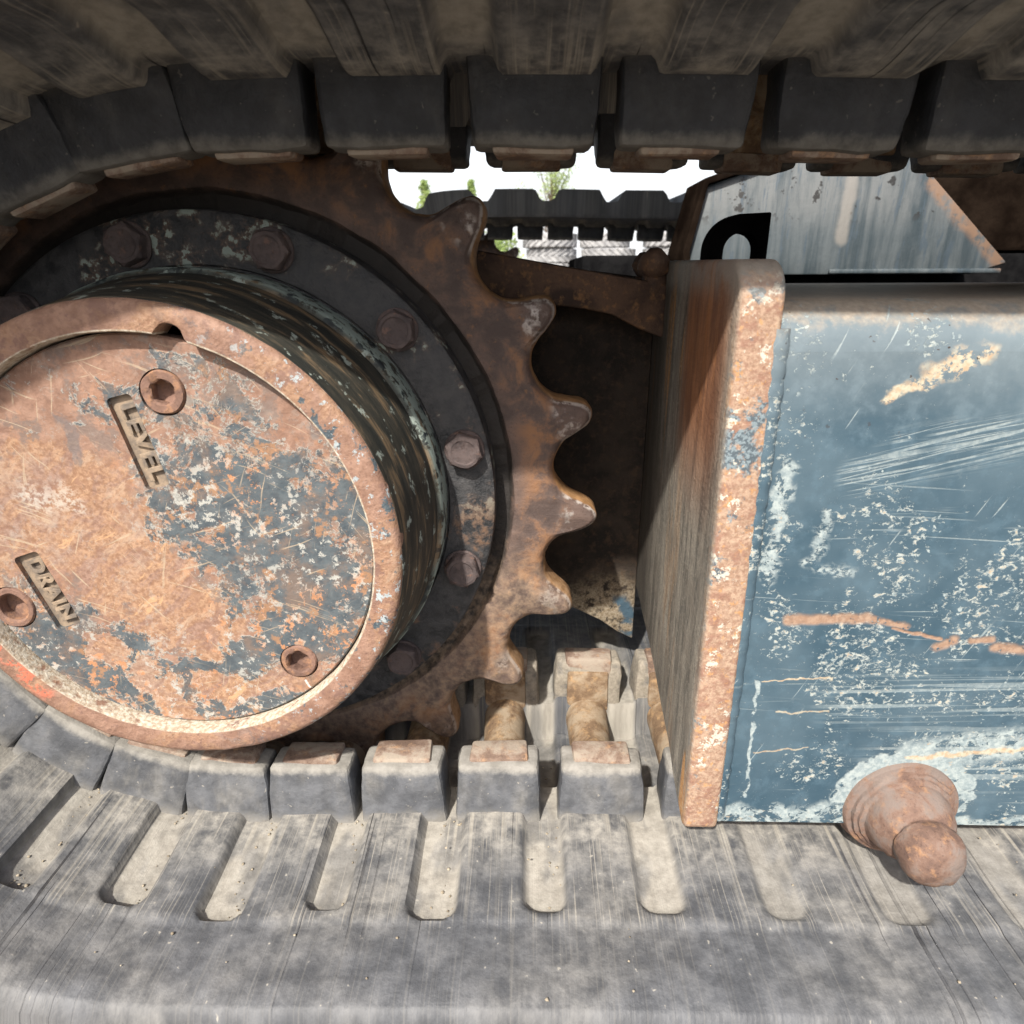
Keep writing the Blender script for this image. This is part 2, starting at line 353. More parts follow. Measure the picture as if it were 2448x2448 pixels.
    tn = g.mx(g.mul(g.seg(w2, .35, .0790, .366, .0885, .0022, .5), g.st(n3, .42, .46)), g.mul(g.seg(w2, .3676, .0900, .390, .0990, .0050, .5), g.st(n3, .47, .50)), g.seg(w1, .3136, -.0721, .3504, -.0700, .0004, .8),
              g.mul(g.seg(w1, .3155, -.1185, .345, -.115, .0005, .8), .8), g.mul(g.seg(w1, .324, -.0925, .351, -.0915, .0006, .8), .8), g.seg(w1, .40, -.1215, .52, -.1085, .0014, .6), g.mul(core, .8))
    tn = g.mx(tn, g.mul(g.st(n1, .60, .64), g.seg(w1, .31, -.172, .50, -.172, .01), .7))
    col = g.mix(tn, col, g.mix(g.st(c, .35, .65), tan, (.38, .35, .27)))
    col = g.mix(g.mul(rs, .95), col, g.mix(g.st(c, .4, .65), (.24, .150, .102), (.30, .205, .145)))
    col = g.mix(g.mul(g.st(g.noise(v, 210, 3, .6), .70, .73), g.st(z, .04, .1)), col, (.035, .02, .015))
    h = g.ma('SUBTRACT', g.mul(c, .2), g.mul(pm, .6)); h = g.ma('SUBTRACT', h, rs)
    nb = g.bump(h, .00035, .7); nb = g.bump(a, .006, .25, nb)
    return g.out(col, g.mix(pm, (.45,) * 3, (.75,) * 3), nb, 0, .4)

def mat_endplate():
    g = G("rusty_plate"); v = g.co(); x, y, z = g.sep(v)
    a = g.noise(v, 34, 6, .68, .3); b = g.noise(v, 120, 6, .68); c = g.noise(v, 450, 4, .65)
    vert = g.noise(g.warp(g.map(v, (120, 110, 13)), 1.1, 1.3, 4), 1.0, 6, .7)
    vert2 = g.noise(g.map(v, (60, 50, 5), loc=(3, 3, 3)), 1.0, 4, .6)
    side = g.mix(g.st(vert, .32, .68), (.085, .080, .070), (.27, .245, .205))
    side = g.mix(g.mul(g.st(vert2, .54, .62), g.mx(g.st(y, -.05, -.085), g.st(z, .0, .08), .25), .85), side, g.mix(g.st(c, .3, .7), (.36, .165, .055), (.50, .29, .12)))
    side = g.mix(g.mul(g.st(vert, .60, .68), .6), side, (.045, .055, .065))
    side = g.mix(g.mul(g.st(b, .52, .66), .45), side, (.12, .10, .08))
    side = g.mix(g.mul(g.st(c, .56, .66), .6), side, (.30, .27, .22))
    side = g.mix(g.mul(g.st(g.noise(v, 800, 2, .6), .56, .66), .6), side, (.06, .055, .05))
    side = g.mix(g.mul(g.st(a, .50, .60), g.st(b, .40, .55), .6), side, (.17, .15, .125))
    brown = g.mul(g.st(z, -.01, .07), g.st(g.ma('ADD', y, g.mul(g.ma('SUBTRACT', vert2, .5), .08)), .01, -.03), g.st(y, -.105, -.075))
    side = g.mix(g.mul(brown, .85), side, g.mix(g.st(vert, .35, .65), (.14, .055, .025), (.26, .10, .035)))
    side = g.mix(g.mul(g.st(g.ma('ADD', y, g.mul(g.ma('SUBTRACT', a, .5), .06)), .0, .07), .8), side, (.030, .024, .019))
    edge = g.mix(g.st(c, .34, .66), (.225, .138, .095), (.345, .245, .175))
    edge = g.mix(g.mul(g.st(b, .48, .64), .8), edge, (.20, .105, .075))
    edge = g.mix(g.mul(g.st(g.noise(v, 200, 4, .7), .56, .64), .8), edge, (.36, .20, .09))
    edge = g.mix(g.mul(g.st(a, .53, .58), g.st(b, .40, .48)), edge, g.mix(g.st(c, .45, .55), (.065, .085, .10), (.16, .20, .22)))
    edge = g.mix(g.mul(g.st(g.noise(v, 70, 6, .72), .57, .60), g.st(c, .42, .5)), edge, (.42, .40, .34))
    f = g.mul(g.st(y, -.0945, -.0985), g.st(x, .2775, .2805))
    top = g.mul(g.st(z, .118, .134), g.st(a, .3, .6))
    col = g.mix(f, side, edge)
    col = g.mix(g.mul(top, .7), col, (.25, .23, .20))
    nb = g.bump(c, .0007, .7); nb = g.bump(vert, .0008, .4, nb); nb = g.bump(b, .0014, .6, nb)
    return g.out(col, .78, nb, 0, .3)

def mat_rust(name, dark, mid, orange, lo=.5, hi=.68, dust=None, coord='Object', rough=.8):
    g = G(name); v = g.co(coord)
    col, a, b, c = rust_cols(g, v, dark, mid, orange, lo, hi)
    if dust: col = g.mix(g.mul(g.st(a, .45, .6), .8), col, dust)
    nb = g.bump(b, .0014, .6); nb = g.bump(c, .0004, .6, nb)
    return g.out(col, rough, nb, 0, .3)

def mat_bracket():
    g = G("weathered_grey_blue_paint"); v = g.co(); x, y, z = g.sep(v)
    run = g.noise(g.map(v, (55, 40, 6)), 1.0, 5, .65, .4); r2 = g.noise(g.map(v, (120, 60, 14), loc=(2, 0, 0)), 1.0, 5, .7)
    b = g.noise(v, 60, 5, .65)
    col = g.mix(g.st(run, .35, .65), (.034, .048, .057), (.082, .097, .105))
    col = g.mix(g.mul(g.st(z, .165, .215), g.st(run, .3, .6), .7), col, (.13, .135, .135))
    col = g.mix(g.mul(g.st(r2, .56, .62), .7), col, (.05, .07, .09))
    col = g.mix(g.mul(g.st(b, .60, .64), g.st(z, .18, .2)), col, (.02, .02, .02))
    rusty = g.seg(g.warp(v, 40, .02), .634, .233, .738, .142, .012)
    col = g.mix(g.mul(rusty, g.st(b, .35, .55), .8), col, (.20, .12, .075))
    stripe = g.seg(g.warp(v, 60, .008), .548, .26, .545, .17, .007)
    col = g.mix(g.mul(stripe, .8), col, (.19, .18, .165))
    nb = g.bump(b, .002, .4)
    return g.out(col, .6, nb, 0, .35)

def mat_plain(name, c1, c2, sc=40, rough=.8, coord='Object', spec=.3):
    g = G(name); v = g.co(coord); a = g.noise(v, sc, 5, .62)
    return g.out(g.mix(g.st(a, .35, .65), c1, c2), rough, g.bump(g.noise(v, sc * 5, 3, .6), .05 / sc, .5), 0, spec)

M_BELT = mat_rubber("dusty_belt_rubber", 'UV', True)
M_LUG = mat_rubber("dusty_lug_rubber", 'Rand', False)
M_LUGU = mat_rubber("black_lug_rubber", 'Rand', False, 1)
M_LUGR = mat_rubber("soiled_lug_rubber", 'Rand', False, -1)
M_SPR = mat_sprocket(); M_FLA = mat_flange(); M_DRUM = mat_drum(); M_COV = mat_cover("scraped_cover_paint"); M_RING = mat_cover("rusty_rim", True)
M_BLUE = mat_blue(); M_END = mat_endplate(); M_BRK = mat_bracket()
M_BOLT = mat_rust("bolt_steel", (.045, .036, .036), (.095, .072, .068), (.14, .085, .066), .55, .7, coord='Rand')
M_PLATE = mat_rust("worn_plate_steel", (.12, .080, .060), (.25, .18, .14), (.30, .185, .11), .52, .70, dust=(.27, .235, .19), coord='Rand')
M_BAR = mat_rust("dirty_core_steel", (.12, .078, .048), (.24, .165, .10), (.31, .20, .105), .50, .68, dust=(.27, .22, .16), coord='Rand')
M_PLUG = mat_rust("plug_rust", (.115, .068, .052), (.185, .108, .080), (.25, .135, .078), .5, .66)
M_PIN = mat_rust("pin_rust", (.095, .060, .048), (.20, .120, .085), (.26, .145, .08), .52, .70, dust=(.135, .115, .105))
M_PAD = mat_plain("pad_paint", (.115, .095, .078), (.245, .185, .13), 140, .7)
def mat_web():
    g = G("dark_web"); v = g.co(); w_ = g.warp(v, 60, .02, 4)
    col, a, b, c = rust_cols(g, v, (.016, .013, .011), (.034, .026, .020), (.055, .035, .022), .5, .7)  # near-black brown base over the whole plate
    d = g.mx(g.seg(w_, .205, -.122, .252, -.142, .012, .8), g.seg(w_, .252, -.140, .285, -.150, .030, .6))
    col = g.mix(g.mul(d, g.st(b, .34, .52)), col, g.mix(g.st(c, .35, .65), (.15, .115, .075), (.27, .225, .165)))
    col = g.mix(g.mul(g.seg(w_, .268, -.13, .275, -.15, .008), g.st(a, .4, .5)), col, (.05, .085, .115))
    nb = g.bump(b, .002, .7)
    return g.out(col, .85, nb, 0, .25)
M_WEB = mat_web()
M_ARM = mat_rust("brown_arm", (.035, .022, .017), (.095, .055, .036), (.19, .10, .045), .52, .7)
M_BLACK = mat_plain("shaded_black_steel", (.004, .004, .0045), (.010, .010, .0105), 30, .9, spec=0)  # near-black and matte: shade on hook and beam put into the colour
M_DARK = mat_plain("shaded_brown_steel", (.006, .004, .003), (.016, .011, .008), 20, .9, spec=0)  # darkened brown, shade of the chassis interior put into the colour
M_WELD = mat_plain("weld_bead_paint", (.07, .085, .10), (.19, .20, .20), 120, .7)
M_TYRE = mat_plain("sunlit_pale_tyre", (.20, .20, .205), (.34, .34, .34), 6, .9)  # dusty grey lifted towards an overexposed sunlit tone
M_BARK = mat_plain("bark", (.09, .065, .045), (.16, .12, .09), 8, .9)

def mat_leaf(name, c1, c2):
    g = G(name); v = g.co(); a = g.noise(v, 1.3, 3, .6)
    m = g.out(g.mix(g.st(a, .35, .65), c1, c2), .6, None, 0, .3)
    tr = g.n("ShaderNodeBsdfTranslucent"); g.put(tr.inputs[0], g.mix(.5, c1, (.50, .60, .22)))
    mx = g.n("ShaderNodeMixShader"); mx.inputs[0].default_value = .4
    g.t.links.new(g.b.outputs[0], mx.inputs[1]); g.t.links.new(tr.outputs[0], mx.inputs[2])
    g.t.links.new(mx.outputs[0], g.t.nodes["Material Output"].inputs[0])
    return m
M_LEAF1 = mat_leaf("conifer_green", (.24, .33, .11), (.36, .44, .17))
M_LEAF2 = mat_leaf("broadleaf_green", (.26, .35, .12), (.38, .46, .19))
g = G("yard_gravel"); v = g.co(); a = g.noise(v, 3, 5, .6); b = g.noise(v, 60, 4, .7); c = g.vor(v, 70)
M_GROUND = g.out(g.mix(g.st(b, .3, .7), g.mix(g.st(a, .4, .6), (.085, .072, .058), (.13, .112, .09)), (.20, .175, .145)), .95, g.bump(c, .01, .6), 0, .2)

# ------------------------------------------------------------------ mesh helpers
def link_mesh(name, me, mat, parent=None, smooth=35):
    if not me.materials: me.materials.append(mat)
    if smooth:
        me.shade_smooth(); me.set_sharp_from_angle(angle=math.radians(smooth))
    o = bpy.data.objects.new(name, me); C.objects.link(o)
    if parent: o.parent = parent
    return o
def from_bm(name, bm, mat, parent=None, smooth=35):
    bmesh.ops.recalc_face_normals(bm, faces=bm.faces[:])
    me = bpy.data.meshes.new(name); bm.to_mesh(me); bm.free()
    return link_mesh(name, me, mat, parent, smooth)
def empty(name, loc, label, cat, group=None):
    o = bpy.data.objects.new(name, None); C.objects.link(o); o.location = loc
    o.empty_display_size = .05
    o["label"] = label; o["category"] = cat
    if group: o["group"] = group
    return o
def loft(rings, closed=True, cap0=False, cap1=False):
    """rings: list of (n,3) arrays joined one to the next"""
    bm = bmesh.new(); vs = []
    for r in rings: vs.append([bm.verts.new(tuple(p)) for p in r])
    n = len(vs[0])
    for a, b in zip(vs, vs[1:]):
        for i in range(n if closed else n - 1):
            j = (i + 1) % n
            bm.faces.new((a[i], a[j], b[j], b[i]))
    if cap0: bm.faces.new(vs[0])
    if cap1: bm.faces.new(list(reversed(vs[-1])))
    return bm
def circ(r, y, n=96, cx=0.0, cz=0.0, ph=0.0):
    a = np.arange(n) * 2 * PI / n + ph
    rr = r(a) if callable(r) else r
    return np.c_[cx + rr * np.cos(a), np.full(n, y), cz + rr * np.sin(a)]
def hexr(r):
    return lambda a: r / np.cos((a + PI / 6) % (PI / 3) - PI / 6)
def lathe(prof, n=96, cx=0.0, cz=0.0, cap0=False, cap1=False):
    return loft([circ(r, y, n, cx, cz) for r, y in prof], True, cap0, cap1)
def extrude_poly(pts, axis, a, b, bev=0.0, seg=2):
    """prism from a 2D outline; axis 'x': pts are (y,z); axis 'y': pts are (x,z)"""
    bm = bmesh.new()
    f = lambda p, t: (t, p[0], p[1]) if axis == 'x' else (p[0], t, p[1])
    v0 = [bm.verts.new(f(p, a)) for p in pts]; v1 = [bm.verts.new(f(p, b)) for p in pts]
    n = len(pts)
    bm.faces.new(v0); bm.faces.new(list(reversed(v1)))
    for i in range(n):
        j = (i + 1) % n; bm.faces.new((v0[j], v0[i], v1[i], v1[j]))
    bmesh.ops.recalc_face_normals(bm, faces=bm.faces[:])
    if bev:
        es = [e for e in bm.edges if len(e.link_faces) == 2 and e.calc_face_angle(0) > .5]
        bmesh.ops.bevel(bm, geom=es, offset=bev, segments=seg, profile=.5, affect='EDGES', clamp_overlap=True)
    return bm
def box_bm(x0, x1, y0, y1, z0, z1, bev=0.0, seg=2):
    return extrude_poly([(x0, z0), (x1, z0), (x1, z1), (x0, z1)], 'y', y0, y1, bev, seg)
def roughen(bm, amp, freq, seed=0.0):
    for v in bm.verts:
        p = v.co * freq + Vector((seed, seed * 1.7, seed * .3))
        v.co += Vector((mnoise.noise(p), mnoise.noise(p + Vector((9, 0, 0))), mnoise.noise(p + Vector((0, 9, 0))))) * amp
def sst(x, a, b):
    t = np.clip((x - a) / (b - a), 0, 1); return t * t * (3 - 2 * t)

# ------------------------------------------------------------------ ground (setting)
GZ = -0.262
bm = bmesh.new()
for (x, y) in ((-300, -300), (300, -300), (300, 500), (-300, 500)): bm.verts.new((x, y, GZ))
bm.faces.new(bm.verts[:])
o = from_bm("ground", bm, M_GROUND, None, 0); o["kind"] = "structure"

# ------------------------------------------------------------------ the rubber track: path of its core bars
def track_path():
    P = []
    for X in np.linspace(1.62, .16, 120): P.append((X, -.213))
    for X, Z in ((.13, -.2137), (.10, -.2150), (.06, -.2165), (.03, -.217)): P.append((X, Z))
    rad = lambda d: np.interp(d, [80, 90, 100, 112, 130, 150, 180, 270], [.2455, .2385, .2325, .228, .224, .220, .217, .217])
    for d in np.arange(268, 81, -2.0):
        r = rad(d); P.append((r * math.cos(math.radians(d)), r * math.sin(math.radians(d))))
    for X, Z in ((.06, .2428), (.085, .2432), (.15, .2434), (.25, .2426), (.36, .2395), (.6, .236), (1.0, .230), (1.62, .226)): P.append((X, Z))
    for d in np.arange(84, -89, -4.0):
        P.append((1.62 + .2195 * math.cos(math.radians(d)), .0065 + .2195 * math.sin(math.radians(d))))
    P.append((1.62, -.213))
    P = np.array(P)
    def resample(P, ds):
        L = np.r_[0, np.cumsum(np.hypot(*np.diff(P, axis=0).T))]
        s = np.arange(0, L[-1], ds)
        return np.c_[np.interp(s, L, P[:, 0]), np.interp(s, L, P[:, 1])]
    Q = resample(P, .002)
    k = np.exp(-.5 * (np.arange(-25, 26) / 9.0) ** 2); k /= k.sum()
    Qp = np.r_[Q[-60:], Q, Q[:60]]
    Q = np.c_[np.convolve(Qp[:, 0], k, 'same'), np.convolve(Qp[:, 1], k, 'same')][60:-60]
    return Q
Q = track_path()
QS = np.r_[0, np.cumsum(np.hypot(*np.diff(Q, axis=0).T))]
QL = QS[-1] + np.hypot(*(Q[0] - Q[-1]))
QT = np.gradient(Q, axis=0); QT /= np.linalg.norm(QT, axis=1)[:, None]
def at(s):
    x = np.interp(s, QS, Q[:, 0]); z = np.interp(s, QS, Q[:, 1])
    tx = np.interp(s, QS, QT[:, 0]); tz = np.interp(s, QS, QT[:, 1]); l = np.hypot(tx, tz)
    return x, z, tx / l, tz / l
YC = .015          # centre line of the track across its width
TILT = .022        # the upper run droops towards its outer edge
def tilt_w(z): return sst(z, -.05, .20) * TILT
def s_of(X, upper):
    i = np.arange(len(Q)); m = (Q[:, 1] > 0) if upper else (Q[:, 1] < 0)
    m &= (Q[:, 0] > -.15)
    k = i[m][np.argmin(np.abs(Q[m, 0] - X))]; return QS[k]
low_x = [.760, .695, .630, .565, .500, .435, .3695, .3025, .236, .170, .110, .051, -.008]
up_x = [-.003, .058, .1215, .190, .258, .325, .391, .457, .523, .589, .655, .720, .786]
sb = [s_of(x, False) for x in low_x]
sl0, su0 = sb[-1], s_of(up_x[0], True)
nn = int(round((su0 - sl0) / .0645))
sb += [sl0 + (su0 - sl0) * k / nn for k in range(1, nn)]
sb += [s_of(x, True) for x in up_x]
sb = np.array(sb)
# carry the pitch on round the rest of the loop for the moulded grooves
ext0 = sb[0] - .065 * np.arange(1, 20); ext1 = sb[-1] + .065 * np.arange(1, 40)
sbar = np.sort(np.r_[ext0[ext0 > 0], sb, ext1[ext1 < QL]])
mids = (sbar[1:] + sbar[:-1]) / 2
HB = .0175         # belt surface above the bar centre line
Y0, Y1 = -.192, .225

def belt_mesh(name, fine=True):
    if fine:
        a, b = sb[0] - .02, sb[-1] + .02
        s = np.r_[np.linspace(0, a, int(a / .02)), np.arange(a, b, .0021)[1:], np.linspace(b, QL, int((QL - b) / .02))[:-1]]
        ys = np.arange(Y0 + .004, Y1 - .003, .0021)
    else:
        s = np.arange(0, QL - .004, .0075); ys = np.linspace(Y0 + .004, Y1 - .004, 24)
    x, z, tx, tz = at(s)
    nx, nz = tz, -tx
    near = mids[np.argmin(np.abs(s[:, None] - mids[None]), 1)]
    dm = s - near
    dbar = np.min(np.abs(s[:, None] - sbar[None]), 1)
    # slightly different groove for each pitch
    mi = np.argmin(np.abs(s[:, None] - mids[None]), 1)
    jw = rng.uniform(-.0012, .0012, len(mids))[mi]; jy = rng.uniform(-.004, .004, len(mids))[mi]; jx = rng.uniform(-.0015, .0015, len(mids))[mi]
    DM = (dm + jx - .0050)[:, None] * np.ones(len(ys)); YY = np.ones(len(s))[:, None] * ys[None]
    Ym = YC - np.abs(YY - YC)
    yc, hy = -.062, .078
    qx = np.abs(DM) - (.0122 + jw)[:, None] + .008; qy = np.abs(Ym - yc - jy[:, None]) - hy + .008
    sd = np.minimum(np.maximum(qx, qy), 0) + np.hypot(np.maximum(qx, 0), np.maximum(qy, 0)) - .008
    gm = 1 - sst(sd, -.0022, .0022)
    pocket = 1 - sst(np.abs(YY - .003), .040, .046)
    shallow = (1 - .5 * sst(x, .22, .32) * (z < 0))[:, None]
    hh = HB - .0068 * gm * shallow - .026 * pocket
    hh = hh - .0014 * (1 - sst(Ym, -.1455, -.1425))
    # the ribs of the upper run swell into the lugs where the belt is pulled off the sprocket
    up = sst(z, .10, .22)[:, None] * np.ones(len(ys))
    hh = hh + (.0042 + .0058 * up) * sst(Ym, -.128, -.0745) * (1 - pocket)
    edge = np.maximum(0, (Y0 + .016) - Ym) / .016
    hh = hh - .004 * edge ** 2
    # outer side of the belt with its tread bars
    tread = sst(np.abs(((s / .13) % 1) - .5), .08, .20)
    ho = -.020 - .022 * tread
    ns, ny = len(s), len(ys)
    W = ny + 4
    V = np.zeros((ns, W, 3)); GA = np.zeros((ns, W)); U = np.zeros((ns, W, 2))
    def pos(h, Y):
        h = np.broadcast_to(h, (ns,)); Yb = np.broadcast_to(Y, (ns,))
        return np.c_[x + nx * h, Yb, z + nz * h - tilt_w(z) * (YC - Yb)]
    gm = gm * (1 - up * sst(Ym, -.088, -.074)) * (1 - .4 * sst(x, .25, .36) * (z < 0))[:, None]
    for k in range(ny):
        V[:, k] = pos(hh[:, k], ys[k]); GA[:, k] = gm[:, k]; U[:, k, 0] = s; U[:, k, 1] = ys[k]
    for q, (h, Y) in enumerate(((HB - .012, Y1), (ho + .004, Y1 - .002), (ho + .004, Y0 + .002), (HB - .012, Y0))):
        V[:, ny + q] = pos(h, Y); U[:, ny + q, 0] = s; U[:, ny + q, 1] = Y
    idx = np.arange(ns * W).reshape(ns, W)
    i2 = np.roll(idx, -1, 0)
    f = np.stack([idx, np.roll(idx, -1, 1), np.roll(i2, -1, 1), i2], -1).reshape(-1, 4)
    me = bpy.data.meshes.new(name)
    me.vertices.add(ns * W); me.vertices.foreach_set("co", V.reshape(-1))
    me.loops.add(f.size); me.loops.foreach_set("vertex_index", f.reshape(-1).astype(np.int32))
    me.polygons.add(len(f)); me.polygons.foreach_set("loop_start", (np.arange(len(f)) * 4).astype(np.int32))
    me.update(calc_edges=True)
    A = me.attributes.new("groove", 'FLOAT', 'POINT'); A.data.foreach_set("value", GA.reshape(-1).astype(np.float32))
    uv = me.uv_layers.new(name="UVMap"); uv.data.foreach_set("uv", U.reshape(-1, 2)[f.reshape(-1)].reshape(-1).astype(np.float32))
    me.validate(); me.update()
    bmx = bmesh.new(); bmx.from_mesh(me); bmesh.ops.recalc_face_normals(bmx, faces=bmx.faces[:]); bmx.to_mesh(me); bmx.free()
    return me

track = empty("rubber_track", (0, 0, GZ), "dusty black rubber track looped round the near rusty toothed sprocket and blue frame", "rubber track")
def keep(o, parent):
    o.parent = parent; o.matrix_parent_inverse = parent.matrix_basis.inverted(); return o
bpy.context.view_layer.update()
belt = keep(link_mesh("belt", belt_mesh("belt"), M_BELT, None, 50), track)

def lug_bm(seed, rear=False, wide=0.0):
    hw0, hw1 = .0270 + wide, .0254 + wide * 1.15
    y0, y1 = -.0735, -.0435
    bm = bmesh.new()
    lev = [(.004, hw0 + .001, y0 - .001, y1), (.024, hw0, y0 + .001, y1 - .001), (.040, hw0 - .0004, y0 + .0030, y1 - .001), (.0545, hw1, y0 + .0055, y1 - .003)]
    rings = []
    for h, hw, a, b in lev:
        rings.append([(-hw, a, h), (hw, a, h), (hw, b, h), (-hw, b, h)])
    vs = [[bm.verts.new(p) for p in r] for r in rings]
    for r0, r1 in zip(vs, vs[1:]):
        for i in range(4):
            j = (i + 1) % 4; bm.faces.new((r0[i], r0[j], r1[j], r1[i]))
    bm.faces.new(vs[-1]); bm.faces.new(list(reversed(vs[0])))
    bmesh.ops.recalc_face_normals(bm, faces=bm.faces[:])
    es = [e for e in bm.edges if e.calc_face_angle(0) > .6 and max(v.co.z for v in e.verts) > .01]
    bmesh.ops.bevel(bm, geom=es, offset=.0028, segments=2, profile=.5, affect='EDGES')
    bmesh.ops.triangulate(bm, faces=[f for f in bm.faces if len(f.verts) > 4])
    bmesh.ops.subdivide_edges(bm, edges=bm.edges[:], cuts=3, use_grid_fill=True)
    roughen(bm, .0014, 45, seed); roughen(bm, .0005, 210, seed + 3)
    if rear:
        for v in bm.verts: v.co.y = .005 - v.co.y
    return bm
def plate_bm(seed, rear=False):
    bm = extrude_poly([(-.0185, .030), (.0185, .030), (.0185, .0570), (-.0185, .0570)], 'y', -.0640, -.0450, .0022, 2)
    roughen(bm, .0010, 90, seed)
    if rear:
        for v in bm.verts: v.co.y = .005 - v.co.y
    return bm
def inner_plate_bm(seed, rear=False):
    """steel face of the core that shows on the sprocket side of a lug"""
    bm = extrude_poly([(-.0165, .010), (.0165, .010), (.0165, .046), (-.0165, .046)], 'y', -.056, -.0422, .002, 2)
    roughen(bm, .0012, 90, seed)
    if rear:
        for v in bm.verts: v.co.y = .005 - v.co.y
    return bm
def bar_bm(seed):
    ys = np.linspace(-.050, .056, 18); rings = []
    for i, y in enumerate(ys):
        e = abs(y - .003) / .053
        r = .0158 + .0020 * e ** 4
        rings.append(np.c_[r * np.cos(np.arange(24) * PI / 12), np.full(24, y), .0045 + r * np.sin(np.arange(24) * PI / 12)])
    bm = loft(rings, True, True, True); roughen(bm, .0012, 60, seed); return bm
def meshes(fn, mat, n, nm, *a):
    L = []
    for k in range(n):
        bm = fn(k * 13.7 + 1, *a); bmesh.ops.recalc_face_normals(bm, faces=bm.faces[:])
        me = bpy.data.meshes.new(nm); bm.to_mesh(me); bm.free(); me.materials.append(mat)
        me.shade_smooth(); me.set_sharp_from_angle(angle=math.radians(38)); L.append(me)
    return L
LUGF = meshes(lug_bm, M_LUG, 4, "drive_lug"); LUGR = meshes(lug_bm, M_LUGR, 3, "drive_lug", True)
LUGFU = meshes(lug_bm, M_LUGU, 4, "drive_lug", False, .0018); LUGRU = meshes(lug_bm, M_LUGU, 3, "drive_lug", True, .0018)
PLF = meshes(plate_bm, M_PLATE, 4, "wear_plate"); PLR = meshes(plate_bm, M_PLATE, 3, "wear_plate", True)
IPF = meshes(inner_plate_bm, M_BAR, 3, "core_face"); IPR = meshes(inner_plate_bm, M_BAR, 3, "core_face", True)
BARS = meshes(bar_bm, M_BAR, 4, "core_bar")
def frame_at(s):
    x, z, tx, tz = (float(q) for q in at(s))
    Zv = Vector((tz, 0, -tx))
    Yv = Vector((0, 1, float(tilt_w(z)))).normalized()
    Xv = Yv.cross(Zv).normalized(); Zv = Xv.cross(Yv).normalized()
    p = Vector((x, 0, z - float(tilt_w(z)) * YC))
    return Matrix(((Xv.x, Yv.x, Zv.x, p.x), (Xv.y, Yv.y, Zv.y, p.y), (Xv.z, Yv.z, Zv.z, p.z), (0, 0, 0, 1)))
def inst(name, me, parent, mw=None):
    o = bpy.data.objects.new(name, me); C.objects.link(o); o.parent = parent
    if mw is not None: o.matrix_parent_inverse = parent.matrix_basis.inverted(); o.matrix_basis = mw
    return o
for k, s in enumerate(sb):
    mw = frame_at(s) @ Matrix.Rotation(random.uniform(-.012, .012), 4, 'Z')
    high = at(s)[1] > .03
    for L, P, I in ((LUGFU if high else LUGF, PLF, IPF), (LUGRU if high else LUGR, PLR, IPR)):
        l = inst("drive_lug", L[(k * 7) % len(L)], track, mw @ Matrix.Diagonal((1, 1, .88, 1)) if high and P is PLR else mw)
        inst("wear_plate", P[(k * 5) % len(P)], l)
        inst("core_face", I[(k * 3) % len(I)], l)
    inst("core_bar", BARS[k % 4], track, mw)

bm = bmesh.new()
lower = [q for q in sbar if at(q)[1] < -.10 and -.12 < at(q)[0] < .56]
for q in range(420):
    sc_ = random.choice(lower) + (random.gauss(.0275, .005) if q % 9 else random.uniform(-.032, .032))
    x_, z_, tx_, tz_ = (float(t) for t in at(sc_))
    y_ = random.choice((random.gauss(-.076, .004), random.gauss(-.138, .006), random.uniform(-.135, -.08), random.uniform(-.06, .02))) if q % 9 else random.uniform(-.185, -.08)
    h_ = (.0112 if q % 9 else .0170) + .0042 * float(sst(np.array(y_), -.128, -.0745)) if y_ < -.045 else -.008
    sz = random.uniform(.0003, .0010) * (1.5 if q % 11 == 0 else 1)
    p_ = Vector((x_ + tz_ * h_, y_, z_ - tx_ * h_))
    bmesh.ops.create_icosphere(bm, subdivisions=1, radius=sz, matrix=Matrix.Translation(p_) @ Matrix.Rotation(random.uniform(0, 6), 4, 'Z') @ Matrix.Diagonal((1, random.uniform(.6, 1.3), random.uniform(.5, .8), 1)))
roughen(bm, .0004, 900, 3)
M_SOIL = mat_plain("dry_soil", (.17, .14, .10), (.30, .26, .20), 300, .95)
o = keep(from_bm("soil_crumbs", bm, M_SOIL, None, 60), track); o["kind"] = "stuff"

# ------------------------------------------------------------------ final drive: sprocket, hub, cover
drive = empty("drive_sprocket", (0, .03, 0), "big rust brown toothed drive sprocket with round hub cover reading LEVEL and DRAIN", "sprocket")
bpy.context.view_layer.update()
NT = 21; PITCH = 2 * PI / NT; PH0 = .8212
npt = NT * 48
th = np.arange(npt) * 2 * PI / npt + PH0
k = ((th - PH0) / PITCH) % 1.0
ph = np.abs(k - .5) * PITCH
R0 = np.interp(ph, [0, .030, .060, .080, .090, .100, .106, .115, .128, .1496], [.2048, .2057, .2088, .2128, .2159, .2212, .2258, .2306, .2340, .2356])
kk = np.exp(-.5 * (np.arange(-6, 7) / 1.3) ** 2); kk /= kk.sum()
R0 = np.convolve(np.r_[R0[-12:], R0, R0[:12]], kk, 'same')[12:-12]
tj = rng.uniform(-.0016, .0010, NT + 1); tj[-1] = tj[0]
tooth = np.floor((th - PH0) / PITCH + .5).astype(int) % NT
R0 = R0 + tj[tooth] * sst(R0, .207, .23)
nrm = np.gradient(R0) / (2 * PI / npt)
R0s = np.convolve(np.r_[R0[-24:], R0, R0[:24]], np.ones(9) / 9, 'same')[24:-24]
def outline(off, y):
    sl = np.abs(np.gradient(R0s) / (2 * PI / npt))
    r = R0 - off * np.minimum(np.sqrt(R0s ** 2 + sl ** 2) / R0s, 1.8)
    return np.c_[r * np.cos(th), np.full(npt, y), r * np.sin(th)]
def cr(r, y): return np.c_[r * np.cos(th), np.full(npt, y), r * np.sin(th)]
